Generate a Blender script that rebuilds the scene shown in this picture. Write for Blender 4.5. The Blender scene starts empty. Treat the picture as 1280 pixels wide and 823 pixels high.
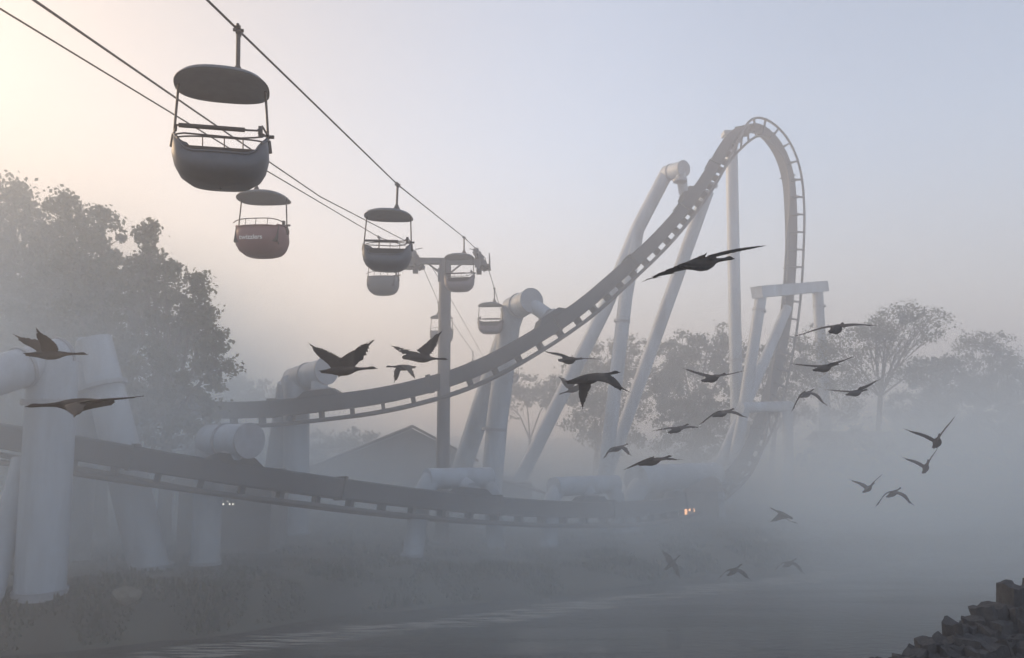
import bpy, bmesh, math, random
import numpy as np
from mathutils import Vector, Matrix, noise

# ------------------------------------------------------------------ camera
S = bpy.context.scene
COL = S.collection
CAM_Z = 8.0
FPX = 950.0                 # focal length in pixels of a 1280 px wide frame
PITCH = math.atan((530 - 411.5) / FPX)
cam_d = bpy.data.cameras.new('camera')
cam = bpy.data.objects.new('camera', cam_d)
COL.objects.link(cam)
cam.location = (0, 0, CAM_Z)
cam.rotation_euler = (math.pi / 2 + PITCH, 0, 0)
cam_d.sensor_width = 36
cam_d.lens = 36 * FPX / 1280
cam_d.clip_end = 2000
cam_d.clip_start = 0.1
S.camera = cam

# ------------------------------------------------------------------ sky, sun, exposure
SUN_AZ = math.radians(-60)      # from +Y, negative = to the left of the view
SUN_EL = math.radians(18)
w = bpy.data.worlds.new('World'); S.world = w; w.use_nodes = True
wn = w.node_tree.nodes; wl = w.node_tree.links
wn.clear()
wo = wn.new('ShaderNodeOutputWorld'); bg = wn.new('ShaderNodeBackground')
sky = wn.new('ShaderNodeTexSky'); sky.sky_type = 'NISHITA'
sky.sun_disc = False
sky.sun_elevation = SUN_EL
sky.sun_rotation = SUN_AZ
sky.altitude = 100; sky.air_density = 1.0; sky.dust_density = 1.4; sky.ozone_density = 2.0
hs = wn.new('ShaderNodeHueSaturation'); hs.inputs['Saturation'].default_value = 0.60
wl.new(sky.outputs[0], hs.inputs['Color']); 
# smoky dawn sky: warmer towards the sun and the horizon
geo = wn.new('ShaderNodeTexCoord')
def _mr(src, a, b):
    q = wn.new('ShaderNodeMapRange'); q.interpolation_type = 'SMOOTHSTEP'
    q.inputs['From Min'].default_value = a; q.inputs['From Max'].default_value = b; wl.new(src, q.inputs['Value']); return q.outputs[0]
dp = wn.new('ShaderNodeVectorMath'); dp.operation = 'DOT_PRODUCT'
dp.inputs[1].default_value = (math.sin(SUN_AZ) * math.cos(SUN_EL), math.cos(SUN_AZ) * math.cos(SUN_EL), math.sin(SUN_EL))
wl.new(geo.outputs['Generated'], dp.inputs[0])
def _tint(src, fac, col):
    q = wn.new('ShaderNodeMix'); q.data_type = 'RGBA'; q.blend_type = 'MULTIPLY'; wl.new(fac, q.inputs['Factor']); wl.new(src, q.inputs['A']); q.inputs['B'].default_value = (*col, 1); return q.outputs['Result']
se = wn.new('ShaderNodeSeparateXYZ'); wl.new(geo.outputs['Generated'], se.inputs[0])
c1 = _tint(hs.outputs[0], _mr(dp.outputs['Value'], 0.4, 1.0), (0.62, 0.51, 0.41))
c2 = _tint(c1, _mr(se.outputs['Z'], 0.38, 0.02), (1.0, 0.84, 0.72))
wl.new(c2, bg.inputs['Color'])
bg.inputs['Strength'].default_value = 0.11
wl.new(bg.outputs[0], wo.inputs['Surface'])

sd = bpy.data.lights.new('sun', 'SUN'); sun = bpy.data.objects.new('sun', sd); COL.objects.link(sun)
sd.energy = 1.5; sd.angle = math.radians(10); sd.color = (1.0, 0.70, 0.42)
to_sun = Vector((math.sin(SUN_AZ) * math.cos(SUN_EL), math.cos(SUN_AZ) * math.cos(SUN_EL), math.sin(SUN_EL)))
sun.rotation_euler = to_sun.to_track_quat('Z', 'Y').to_euler()
sun.location = to_sun * 60

S.view_settings.view_transform = 'Standard'; S.view_settings.look = 'None'
S.view_settings.gamma = 1; S.view_settings.exposure = 1.40
S.cycles.volume_bounces = 8
S.cycles.max_bounces = 8
S.cycles.volume_step_rate = 1.0
S.cycles.volume_max_steps = 256

# ------------------------------------------------------------------ haze
HAZE_DENSITY = 0.0078
HAZE_COLOR = (0.935, 0.94, 0.97)
HAZE_G = 0.47
MIST_DENSITY = 0.075
MIST_HIGH = 0.0055
MIST_COLOR = (0.835, 0.93, 0.985)

# ------------------------------------------------------------------ helpers
cp, sp = math.cos(PITCH), math.sin(PITCH)

def ray(px, py):
    xc = (px - 640) / FPX; yc = -(py - 411.5) / FPX
    return Vector((xc, cp - yc * sp, sp + yc * cp))

def P(px, py, Y):
    d = ray(px, py)
    return Vector((0, 0, CAM_Z)) + d * (Y / d.y)

def Gp(px, py, z):
    d = ray(px, py)
    return Vector((0, 0, CAM_Z)) + d * ((z - CAM_Z) / d.z)

def material(name, color, rough=0.6, metal=0.0, var=0.12, scale=3.0, bump=0.0, bscale=20.0, spec=0.5, emit=None, trans=False, streak=False):
    m = bpy.data.materials.new(name); m.use_nodes = True
    n = m.node_tree.nodes; l = m.node_tree.links
    b = n['Principled BSDF']
    b.inputs['Roughness'].default_value = rough; b.inputs['Metallic'].default_value = metal
    b.inputs['Specular IOR Level'].default_value = spec
    tc = n.new('ShaderNodeTexCoord')
    src = tc.outputs['Object']
    if streak:
        mp = n.new('ShaderNodeMapping'); mp.inputs['Scale'].default_value = (1, 1, 0.12)
        l.new(src, mp.inputs[0]); src = mp.outputs[0]
    nz = n.new('ShaderNodeTexNoise'); nz.inputs['Scale'].default_value = scale; nz.inputs['Detail'].default_value = 6
    nz.inputs['Roughness'].default_value = 0.65
    l.new(src, nz.inputs['Vector'])
    r = n.new('ShaderNodeValToRGB')
    r.color_ramp.elements[0].position = 0.3; r.color_ramp.elements[1].position = 0.72
    r.color_ramp.elements[0].color = (*[max(0, c * (1 - var)) for c in color], 1)
    r.color_ramp.elements[1].color = (*[min(1, c * (1 + var)) for c in color], 1)
    l.new(nz.outputs['Fac'], r.inputs[0]); l.new(r.outputs[0], b.inputs['Base Color'])
    if bump:
        n2 = n.new('ShaderNodeTexNoise'); n2.inputs['Scale'].default_value = bscale; n2.inputs['Detail'].default_value = 5
        l.new(src, n2.inputs['Vector'])
        bp = n.new('ShaderNodeBump'); bp.inputs['Strength'].default_value = bump; bp.inputs['Distance'].default_value = 0.02
        l.new(n2.outputs['Fac'], bp.inputs['Height']); l.new(bp.outputs[0], b.inputs['Normal'])
    if emit:
        b.inputs['Emission Color'].default_value = (*emit[0], 1); b.inputs['Emission Strength'].default_value = emit[1]
    if trans:
        b.inputs['Subsurface Weight'].default_value = 0
        t = n.new('ShaderNodeBsdfTranslucent'); mx = n.new('ShaderNodeMixShader'); mx.inputs[0].default_value = 0.35
        l.new(r.outputs[0], t.inputs['Color']); l.new(b.outputs[0], mx.inputs[1]); l.new(t.outputs[0], mx.inputs[2])
        l.new(mx.outputs[0], n['Material Output'].inputs['Surface'])
    return m

M = {
    'track': material('track_paint', (0.028, 0.042, 0.060), 0.7, spec=0.25, var=0.2, scale=1.2, streak=True),
    'rail': material('rail_paint', (0.04, 0.048, 0.058), 0.45, var=0.15),
    'support': material('support_paint', (0.37, 0.425, 0.485), 0.55, var=0.28, scale=0.9, streak=True),
    'flange': material('flange_paint', (0.28, 0.31, 0.35), 0.55, var=0.15),
    'tower': material('tower_steel', (0.16, 0.16, 0.17), 0.6, var=0.2, scale=1.5, streak=True),
    'cable': material('wire_rope', (0.035, 0.03, 0.03), 0.5, metal=0.3),
    'frame': material('chair_frame_steel', (0.05, 0.045, 0.045), 0.45),
    'shell_grey': material('grey_fibreglass', (0.14, 0.15, 0.17), 0.5, var=0.15, scale=4),
    'shell_blue': material('blue_fibreglass', (0.085, 0.10, 0.125), 0.5, var=0.15, scale=4),
    'shell_red': material('red_fibreglass', (0.22, 0.115, 0.12), 0.5, var=0.12, scale=4),
    'shell_mauve': material('mauve_fibreglass', (0.18, 0.155, 0.175), 0.5, var=0.12, scale=4),
    'canopy': material('canopy_fibreglass', (0.14, 0.155, 0.175), 0.45, var=0.18, scale=5),
    'seat': material('seat_vinyl', (0.04, 0.04, 0.045), 0.6),
    'pad': material('bar_padding', (0.03, 0.03, 0.032), 0.7),
    'white': material('white_lettering', (0.80, 0.78, 0.76), 0.6, var=0.05),
    'bark': material('bark', (0.07, 0.055, 0.045), 0.95, var=0.3, scale=6, bump=0.5),
    'leaf_a': material('maple_leaves', (0.055, 0.075, 0.03), 0.6, var=0.35, scale=0.8, trans=True),
    'leaf_b': material('dense_leaves', (0.05, 0.07, 0.035), 0.65, var=0.35, scale=0.6, trans=True),
    'leaf_c': material('sparse_leaves', (0.07, 0.08, 0.035), 0.65, var=0.35, scale=0.6, trans=True),
    'grass': material('bank_plants', (0.045, 0.06, 0.035), 0.8, var=0.4, scale=0.7, trans=True),
    'rock': material('rock', (0.042, 0.046, 0.053), 0.9, var=0.45, scale=5, bump=0.9, bscale=28),
    'rock_core': material('dark_earth', (0.02, 0.018, 0.016), 0.95, var=0.3, scale=3, bump=0.5),
    'boulder': material('pale_boulder', (0.15, 0.145, 0.12), 0.9, var=0.2, scale=5, bump=0.6),
    'wall': material('weathered_siding', (0.20, 0.20, 0.20), 0.8, var=0.12, scale=2),
    'roof': material('asphalt_roof', (0.12, 0.11, 0.11), 0.9, var=0.2, scale=3, bump=0.3),
    'trim': material('painted_trim', (0.40, 0.40, 0.38), 0.6),
    'dark_glass': material('window_glass', (0.03, 0.035, 0.04), 0.15),
    'lit_white': material('lit_window_white', (0.9, 0.88, 0.8), 0.5, emit=((1.0, 0.93, 0.8), 1.0)),
    'lit_warm': material('lit_window_warm', (0.9, 0.6, 0.4), 0.5, emit=((1.0, 0.48, 0.22), 1.5)),
    'lit_tube': material('lit_tube_lamp', (0.9, 0.8, 0.7), 0.5, emit=((1.0, 0.82, 0.62), 1.6)),
}

def obj(name, mesh, mat=None, parent=None):
    o = bpy.data.objects.new(name, mesh); COL.objects.link(o)
    if mat is not None and not mesh.materials: mesh.materials.append(mat)
    if parent is not None: o.parent = parent
    return o

def tag(o, label=None, cat=None, group=None, kind=None):
    if label: o['label'] = label
    if cat: o['category'] = cat
    if group: o['group'] = group
    if kind: o['kind'] = kind
    return o

def empty(name, loc, label=None, cat=None, group=None):
    o = bpy.data.objects.new(name, None); COL.objects.link(o); o.location = loc
    o.empty_display_size = 0.2
    return tag(o, label, cat, group)

class MB:
    """collects geometry for one mesh"""
    def __init__(s): s.v = []; s.f = []; s.sm = []
    def add(s, vs, fs, smooth=False):
        b = len(s.v); s.v += [tuple(x) for x in vs]; s.f += [tuple(b + i for i in f) for f in fs]; s.sm += [smooth] * len(fs)
    def box(s, c, x, y, z, hx, hy, hz):
        c = Vector(c); vs = []
        for k in (-1, 1):
            for j in (-1, 1):
                for i in (-1, 1): vs.append(c + x * (i * hx) + y * (j * hy) + z * (k * hz))
        s.add(vs, [(0, 2, 3, 1), (4, 5, 7, 6), (0, 1, 5, 4), (2, 6, 7, 3), (0, 4, 6, 2), (1, 3, 7, 5)])
    def abox(s, c, hx, hy, hz):
        s.box(c, Vector((1, 0, 0)), Vector((0, 1, 0)), Vector((0, 0, 1)), hx, hy, hz)
    def hexa(s, a, b):          # a, b: 4 points each
        s.add(list(a) + list(b), [(3, 2, 1, 0), (4, 5, 6, 7), (0, 1, 5, 4), (1, 2, 6, 5), (2, 3, 7, 6), (3, 0, 4, 7)])
    def pipe(s, pts, r, n=20, caps=True, round_to=None):
        """tube through pts (mitred corners); r number or list"""
        pts = [Vector(p) for p in pts]
        rr = r if isinstance(r, (list, tuple)) else [r] * len(pts)
        k = len(pts); T = []
        for i in range(k):
            if i == 0: t = pts[1] - pts[0]
            elif i == k - 1: t = pts[-1] - pts[-2]
            else: t = (pts[i] - pts[i - 1]).normalized() + (pts[i + 1] - pts[i]).normalized()
            T.append(t.normalized())
        ref = Vector((0, 0, 1)) if abs(T[0].z) < 0.9 else Vector((0, 1, 0))
        u = T[0].cross(ref).normalized()
        base = len(s.v); vs = []
        for i in range(k):
            u = (u - T[i] * u.dot(T[i])).normalized(); v = T[i].cross(u)
            sc = 1.0
            if 0 < i < k - 1:
                d = (pts[i] - pts[i - 1]).normalized(); sc = 1 / max(0.5, d.dot(T[i]))
                bend = ((pts[i + 1] - pts[i]).normalized() - d)
                bend = bend - T[i] * bend.dot(T[i])
                if bend.length > 1e-4: bend.normalize()
                else: sc = 1
            for j in range(n):
                a = 2 * math.pi * j / n
                o_ = (u * math.cos(a) + v * math.sin(a)) * rr[i]
                if sc != 1.0: o_ = o_ + bend * (o_.dot(bend)) * (sc - 1)
                vs.append(pts[i] + o_)
        fs = []
        for i in range(k - 1):
            for j in range(n):
                a = i * n + j; b = i * n + (j + 1) % n
                fs.append((a, b, b + n, a + n))
        s.add(vs, fs, True)
        if caps:
            s.add(vs[:n], [tuple(range(n - 1, -1, -1))]); s.add(vs[-n:], [tuple(range(n))])
    def disc(s, c, axis, r, h, n=24, bev=0.0):
        axis = Vector(axis).normalized(); c = Vector(c)
        s.pipe([c - axis * h / 2, c + axis * h / 2], r, n)
    def mesh(s, name):
        me = bpy.data.meshes.new(name); me.from_pydata(s.v, [], s.f); me.update()
        me.polygons.foreach_set('use_smooth', s.sm)
        return me
    def build(s, name, mat, parent=None):
        o = obj(name, s.mesh(name), mat, parent)
        return o

def rel(root, pts):
    return [Vector(p) - root.location for p in pts]

def catmull(cps, n_each):
    out = []
    k = len(cps)
    for i in range(k - 1):
        p0 = cps[max(i - 1, 0)]; p1 = cps[i]; p2 = cps[i + 1]; p3 = cps[min(i + 2, k - 1)]
        for j in range(n_each):
            t = j / n_each
            out.append(0.5 * ((2 * p1) + (-p0 + p2) * t + (2 * p0 - 5 * p1 + 4 * p2 - p3) * t * t + (-p0 + 3 * p1 - 3 * p2 + p3) * t ** 3))
    out.append(cps[-1].copy())
    return out

# ------------------------------------------------------------------ ground, water
shore_px = [(-400, 850), (0, 823), (240, 801), (400, 774), (560, 758), (740, 743), (900, 716), (1080, 703), (1280, 697), (1700, 694)]
shore = [Gp(x, y, 0) for x, y in shore_px]
shore = [Vector((-320, shore[0].y - 2, 0))] + shore + [Vector((320, shore[-1].y + 10, 0))]

def shore_y(x):
    for a, b in zip(shore, shore[1:]):
        if a.x <= x <= b.x:
            return a.y + (b.y - a.y) * (x - a.x) / (b.x - a.x)
    return shore[0].y if x < shore[0].x else shore[-1].y

def ground_z(x, y):
    d = y - shore_y(x) + 0.5 * noise.noise(Vector((x * 0.35, y * 0.1, 0)))
    top = 0.75 + 0.75 * (1 - 1 / (1 + math.exp(-(x + 7) / 3.0)))
    if d < 0: return max(-0.8, d * 0.5)
    t = min(1, d / 3.0); t = t * t * (3 - 2 * t)
    far = min(1, max(0, (d - 30) / 120)) * 1.5
    return top * t + far + 0.12 * noise.noise(Vector((x * 0.4, y * 0.4, 3))) * t

def grid_ground():
    xs = sorted(set([-310, -240, -180, -130, -95, -70] + [i * 1.0 for i in range(-55, 56)] + [70, 95, 130, 180, 240, 310]))
    ys = sorted(set([-110, -60, -20, 0, 15] + [20 + i * 0.6 for i in range(60)] + [56 + i * 2.5 for i in range(20)] + [115, 135, 160, 200, 250, 310]))
    vs = [(x, y, ground_z(x, y)) for y in ys for x in xs]
    nx = len(xs)
    fs = [(j * nx + i, j * nx + i + 1, (j + 1) * nx + i + 1, (j + 1) * nx + i) for j in range(len(ys) - 1) for i in range(nx - 1)]
    m = MB(); m.add(vs, fs, True)
    mt = material('bank_soil', (0.045, 0.05, 0.04), 0.95, var=0.5, scale=0.5, bump=0.6, bscale=3)
    tag(m.build('ground', mt), 'grassy earth bank beyond the water', kind='structure')
grid_ground()

def water():
    m = MB(); m.add([(-310, -110, 0), (310, -110, 0), (310, 70, 0), (-310, 70, 0)], [(0, 1, 2, 3)])
    mt = bpy.data.materials.new('river_water'); mt.use_nodes = True
    n = mt.node_tree.nodes; l = mt.node_tree.links; b = n['Principled BSDF']
    b.inputs['Base Color'].default_value = (0.018, 0.022, 0.02, 1)
    b.inputs['IOR'].default_value = 1.33
    tc = n.new('ShaderNodeTexCoord')
    mp = n.new('ShaderNodeMapping'); mp.inputs['Scale'].default_value = (1.0, 2.6, 1.0); mp.inputs['Rotation'].default_value = (0, 0, math.radians(-22))
    l.new(tc.outputs['Object'], mp.inputs[0])
    nz = n.new('ShaderNodeTexNoise'); nz.inputs['Scale'].default_value = 1.5; nz.inputs['Detail'].default_value = 5
    l.new(mp.outputs[0], nz.inputs['Vector'])
    # long streaks of ruffled water along the current
    m2 = n.new('ShaderNodeMapping'); m2.inputs['Scale'].default_value = (0.05, 0.55, 1.0); m2.inputs['Rotation'].default_value = (0, 0, math.radians(-24))
    l.new(tc.outputs['Object'], m2.inputs[0])
    n2 = n.new('ShaderNodeTexNoise'); n2.inputs['Scale'].default_value = 1.0; n2.inputs['Detail'].default_value = 3; n2.inputs['Distortion'].default_value = 0.4
    l.new(m2.outputs[0], n2.inputs['Vector'])
    rp = n.new('ShaderNodeMapRange'); rp.inputs['From Min'].default_value = 0.42; rp.inputs['From Max'].default_value = 0.62
    l.new(n2.outputs['Fac'], rp.inputs['Value'])
    st = n.new('ShaderNodeMath'); st.operation = 'MULTIPLY_ADD'; st.inputs[1].default_value = 0.55; st.inputs[2].default_value = 0.12
    l.new(rp.outputs[0], st.inputs[0])
    a, c = Gp(150, 822, 0), Gp(820, 742, 0); u = (c - a).normalized(); nv = Vector((-u.y, u.x, 0))
    gp = n.new('ShaderNodeNewGeometry'); dt = n.new('ShaderNodeVectorMath'); dt.operation = 'DOT_PRODUCT'; dt.inputs[1].default_value = nv
    l.new(gp.outputs['Position'], dt.inputs[0])
    wv = n.new('ShaderNodeMath'); wv.operation = 'MULTIPLY_ADD'; wv.inputs[1].default_value = 3.4; l.new(n2.outputs['Fac'], wv.inputs[0]); l.new(dt.outputs['Value'], wv.inputs[2])
    k0 = nv.dot(a) + 1.7
    def sm(p, q):
        r_ = n.new('ShaderNodeMapRange'); r_.interpolation_type = 'SMOOTHSTEP'; r_.inputs['From Min'].default_value = p; r_.inputs['From Max'].default_value = q
        l.new(wv.outputs[0], r_.inputs['Value']); return r_.outputs[0]
    bd = n.new('ShaderNodeMath'); bd.operation = 'MULTIPLY'; l.new(sm(k0 - 1.6, k0 - .8), bd.inputs[0]); l.new(sm(k0 + .75, k0 + .25), bd.inputs[1])
    m3 = n.new('ShaderNodeMapping'); m3.inputs['Scale'].default_value = (0.35, 3.2, 1.0); m3.inputs['Rotation'].default_value = (0, 0, math.radians(-24))
    l.new(tc.outputs['Object'], m3.inputs[0]); n3 = n.new('ShaderNodeTexNoise'); n3.inputs['Scale'].default_value = 1.6; n3.inputs['Detail'].default_value = 4; l.new(m3.outputs[0], n3.inputs['Vector'])
    r3 = n.new('ShaderNodeMapRange'); r3.inputs['From Min'].default_value = 0.44; r3.inputs['From Max'].default_value = 0.56; l.new(n3.outputs['Fac'], r3.inputs['Value'])
    b2 = n.new('ShaderNodeMath'); b2.operation = 'MULTIPLY'; l.new(bd.outputs[0], b2.inputs[0]); l.new(r3.outputs[0], b2.inputs[1])
    band = b2.outputs[0]
    ad = n.new('ShaderNodeMath'); ad.operation = 'MULTIPLY_ADD'; ad.inputs[1].default_value = 1.0; l.new(band, ad.inputs[0]); l.new(st.outputs[0], ad.inputs[2]); st = ad
    bp = n.new('ShaderNodeBump'); bp.inputs['Distance'].default_value = 0.14
    cm = n.new('ShaderNodeMix'); cm.data_type = 'RGBA'; cm.inputs['A'].default_value = (0.018, 0.022, 0.02, 1); cm.inputs['B'].default_value = (0.30, 0.29, 0.26, 1)  # pale sky reflection on the rippled band, painted into the base colour
    l.new(band, cm.inputs['Factor']); l.new(cm.outputs['Result'], b.inputs['Base Color'])
    l.new(st.outputs[0], bp.inputs['Strength']); l.new(nz.outputs['Fac'], bp.inputs['Height'])
    l.new(bp.outputs[0], b.inputs['Normal'])
    ro = n.new('ShaderNodeMath'); ro.operation = 'MULTIPLY_ADD'; ro.inputs[1].default_value = 0.18; ro.inputs[2].default_value = 0.06
    l.new(rp.outputs[0], ro.inputs[0]); l.new(ro.outputs[0], b.inputs['Roughness'])
    tag(m.build('water', mt), 'calm dark water with long pale streaks', kind='structure')
water()

# ------------------------------------------------------------------ roller coaster track
TP = [  # px, py, depth, offset to the rails in px, px, depth m
    (-160, 524, 51, 0, 15, 0), (40, 514, 49, 0, 15, 0), (160, 509, 47.5, 0, 15, 0), (300, 513, 46, 0, 15, 0), (400, 505, 45.5, 0, 15, 0),
    (500, 490, 46, 2, 15, 0), (600, 459, 47.5, 6, 14, 0), (705, 399, 50.5, 9, 12, 0), (767, 349, 54, 10, 11, 0), (826, 294, 58, 11, 10, 0),
    (874, 236, 64, 11, 9, -.2), (905, 186, 70, 10, 7, -.6), (924, 166, 73, 4, 2, -1.0), (945, 160, 75, 3, -2, -1.0), (965, 175, 76, 5, -4, -.8),
    (979, 200, 76.3, 8, -4, -.6), (986, 228, 76.5, 8, -2, -.6), (988.5, 265, 76.5, 7, 0, -.7), (989, 305, 76.8, 5, 0, -.9), (987, 350, 77, 5, 0, -1),
    (982, 400, 77, 5, 1, -1), (974, 445, 77, 6, 2, -1), (963, 490, 76, 6, 4, -.9), (948, 535, 73, 5, 7, -.8), (925, 580, 68, 4, 10, -.5),
    (895, 609, 63, 3, 12, -.3), (850, 628, 57.5, 1, 13, -.1), (790, 636, 52, 0, 15, 0), (700, 637, 47.5, 0, 15, 0), (600, 631, 43.5, 0, 15, 0),
    (500, 621, 40.5, 0, 15, 0), (400, 608, 37.8, 0, 15, 0), (300, 594, 35.6, 0, 15, 0), (200, 578, 34.2, 0, 15, 0), (100, 561, 33.6, 0, 15, 0),
    (0, 545, 33.4, 0, 15, 0), (-160, 520, 33.5, 0, 15, 0)]

def track():
    C = [P(a, b, d) for a, b, d, *_ in TP]
    N = []
    for a, b, d, e, f_, g in TP:
        vd = ray(a, b).normalized(); off = P(a + e, b + f_, d) - P(a, b, d)
        off -= vd * off.dot(vd); N.append((off + vd * g).normalized())
    c = catmull(C, 24); nn = catmull(N, 24)
    # resample by arc length
    L = [0]
    for i in range(1, len(c)): L.append(L[-1] + (c[i] - c[i - 1]).length)
    L = np.array(L); ca = np.array([tuple(x) for x in c]); na = np.array([tuple(x) for x in nn])
    step = 0.6; ss = np.arange(0, L[-1], step)
    cc = np.stack([np.interp(ss, L, ca[:, k]) for k in range(3)], 1)
    nc = np.stack([np.interp(ss, L, na[:, k]) for k in range(3)], 1)
    # smooth
    for _ in range(3):
        nc[1:-1] = (nc[:-2] + nc[1:-1] * 2 + nc[2:]) / 4; cc[1:-1] = (cc[:-2] + cc[1:-1] * 2 + cc[2:]) / 4
    tt = np.gradient(cc, axis=0); tt /= np.linalg.norm(tt, axis=1)[:, None]
    nc -= tt * (nc * tt).sum(1)[:, None]; nc /= np.linalg.norm(nc, axis=1)[:, None]
    bb = np.cross(tt, nc)
    loc = Vector((float(cc[0][0]), float(cc[0][1]), 0))
    root = empty('coaster_track', loc, 'long dark steel coaster track sweeping up into a tall loop above the water', 'coaster track')
    V = lambda a: Vector((float(a[0]), float(a[1]), float(a[2]))) - loc
    K = len(ss)
    # box spine in welded lengths
    seg = 16
    W, Hh = 0.45, 0.50
    for s0 in range(0, K - 1, seg):
        s1 = min(K - 1, s0 + seg)
        m = MB(); ring = []
        for i in range(s0, s1 + 1):
            p, n_, b_ = V(cc[i]), V(nc[i]) + loc, V(bb[i]) + loc
            ch = 0.07
            ring.append([p + b_ * x + n_ * y for x, y in ((-W + ch, -Hh), (W - ch, -Hh), (W, -Hh + ch), (W, Hh - ch), (W - ch, Hh), (-W + ch, Hh), (-W, Hh - ch), (-W, -Hh + ch))])
        vs = [q for r_ in ring for q in r_]; nr = len(ring)
        fs = [(i * 8 + j, i * 8 + (j + 1) % 8, (i + 1) * 8 + (j + 1) % 8, (i + 1) * 8 + j) for i in range(nr - 1) for j in range(8)]
        fs += [tuple(range(7, -1, -1)), tuple((nr - 1) * 8 + j for j in range(8))]
        m.add(vs, fs)
        sgo = m.build('spine', M['track'], root)
        m = MB(); p, n_, b_, t_ = V(cc[s0]), V(nc[s0]) + loc, V(bb[s0]) + loc, V(tt[s0]) + loc
        m.box(p - n_ * 0.03, b_, n_, t_, W + 0.10, Hh + 0.08, 0.07)
        m.build('joint_flange', M['track'], sgo)
    # two rails
    RO, G = 0.96, 0.90
    for s in (-1, 1):
        m = MB(); m.pipe([V(cc[i]) + (V(nc[i]) + loc) * RO + (V(bb[i]) + loc) * (G * s) for i in range(K)], 0.125, 8)
        m.build('rail', M['rail'], root)
    # cross ties, one object each
    k = 0
    for i in range(2, K - 2, 3):
        p, n_, b_, t_ = V(cc[i]), V(nc[i]) + loc, V(bb[i]) + loc, V(tt[i]) + loc
        m = MB(); h = 0.09
        # web under the spine, cross bar between the rails and two raked arms
        m.box(p + n_ * (Hh + (RO - Hh) * .5), b_, n_, t_, .28, (RO - Hh) * .5 + .02, .11)
        m.box(p + n_ * (RO - .02), b_, n_, t_, G - .03, .075, .085)
        m.build('tie', M['track'], root)
        k += 1
    return cc, nc, tt
TC, TN, TT = track()

def nearest_track(p, lo=0.0, hi=1.0):
    a, b = int(lo * len(TC)), int(hi * len(TC))
    d = np.linalg.norm(TC[a:b] - np.array(tuple(p)), axis=1); i = a + int(d.argmin())
    return Vector([float(x) for x in TC[i]]), Vector([float(x) for x in TN[i]]), Vector([float(x) for x in TT[i]])

# ------------------------------------------------------------------ track supports
def ground_to(a, b, clearance=0.25):
    """extend the line a->b downwards until it enters the ground"""
    a, b = Vector(a), Vector(b); d = (b - a).normalized()
    if d.z > -0.2: d = Vector((0, 0, -1))
    p = b.copy()
    for _ in range(400):
        if p.z < ground_z(p.x, p.y) - clearance or p.z < -0.7: break
        p += d * 0.1
    # pull back if b is already under the ground
    for _ in range(400):
        if p.z > ground_z(p.x, p.y) - clearance - .3 or p.z > 0.5: break
        p -= d * 0.1
    return p

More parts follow.
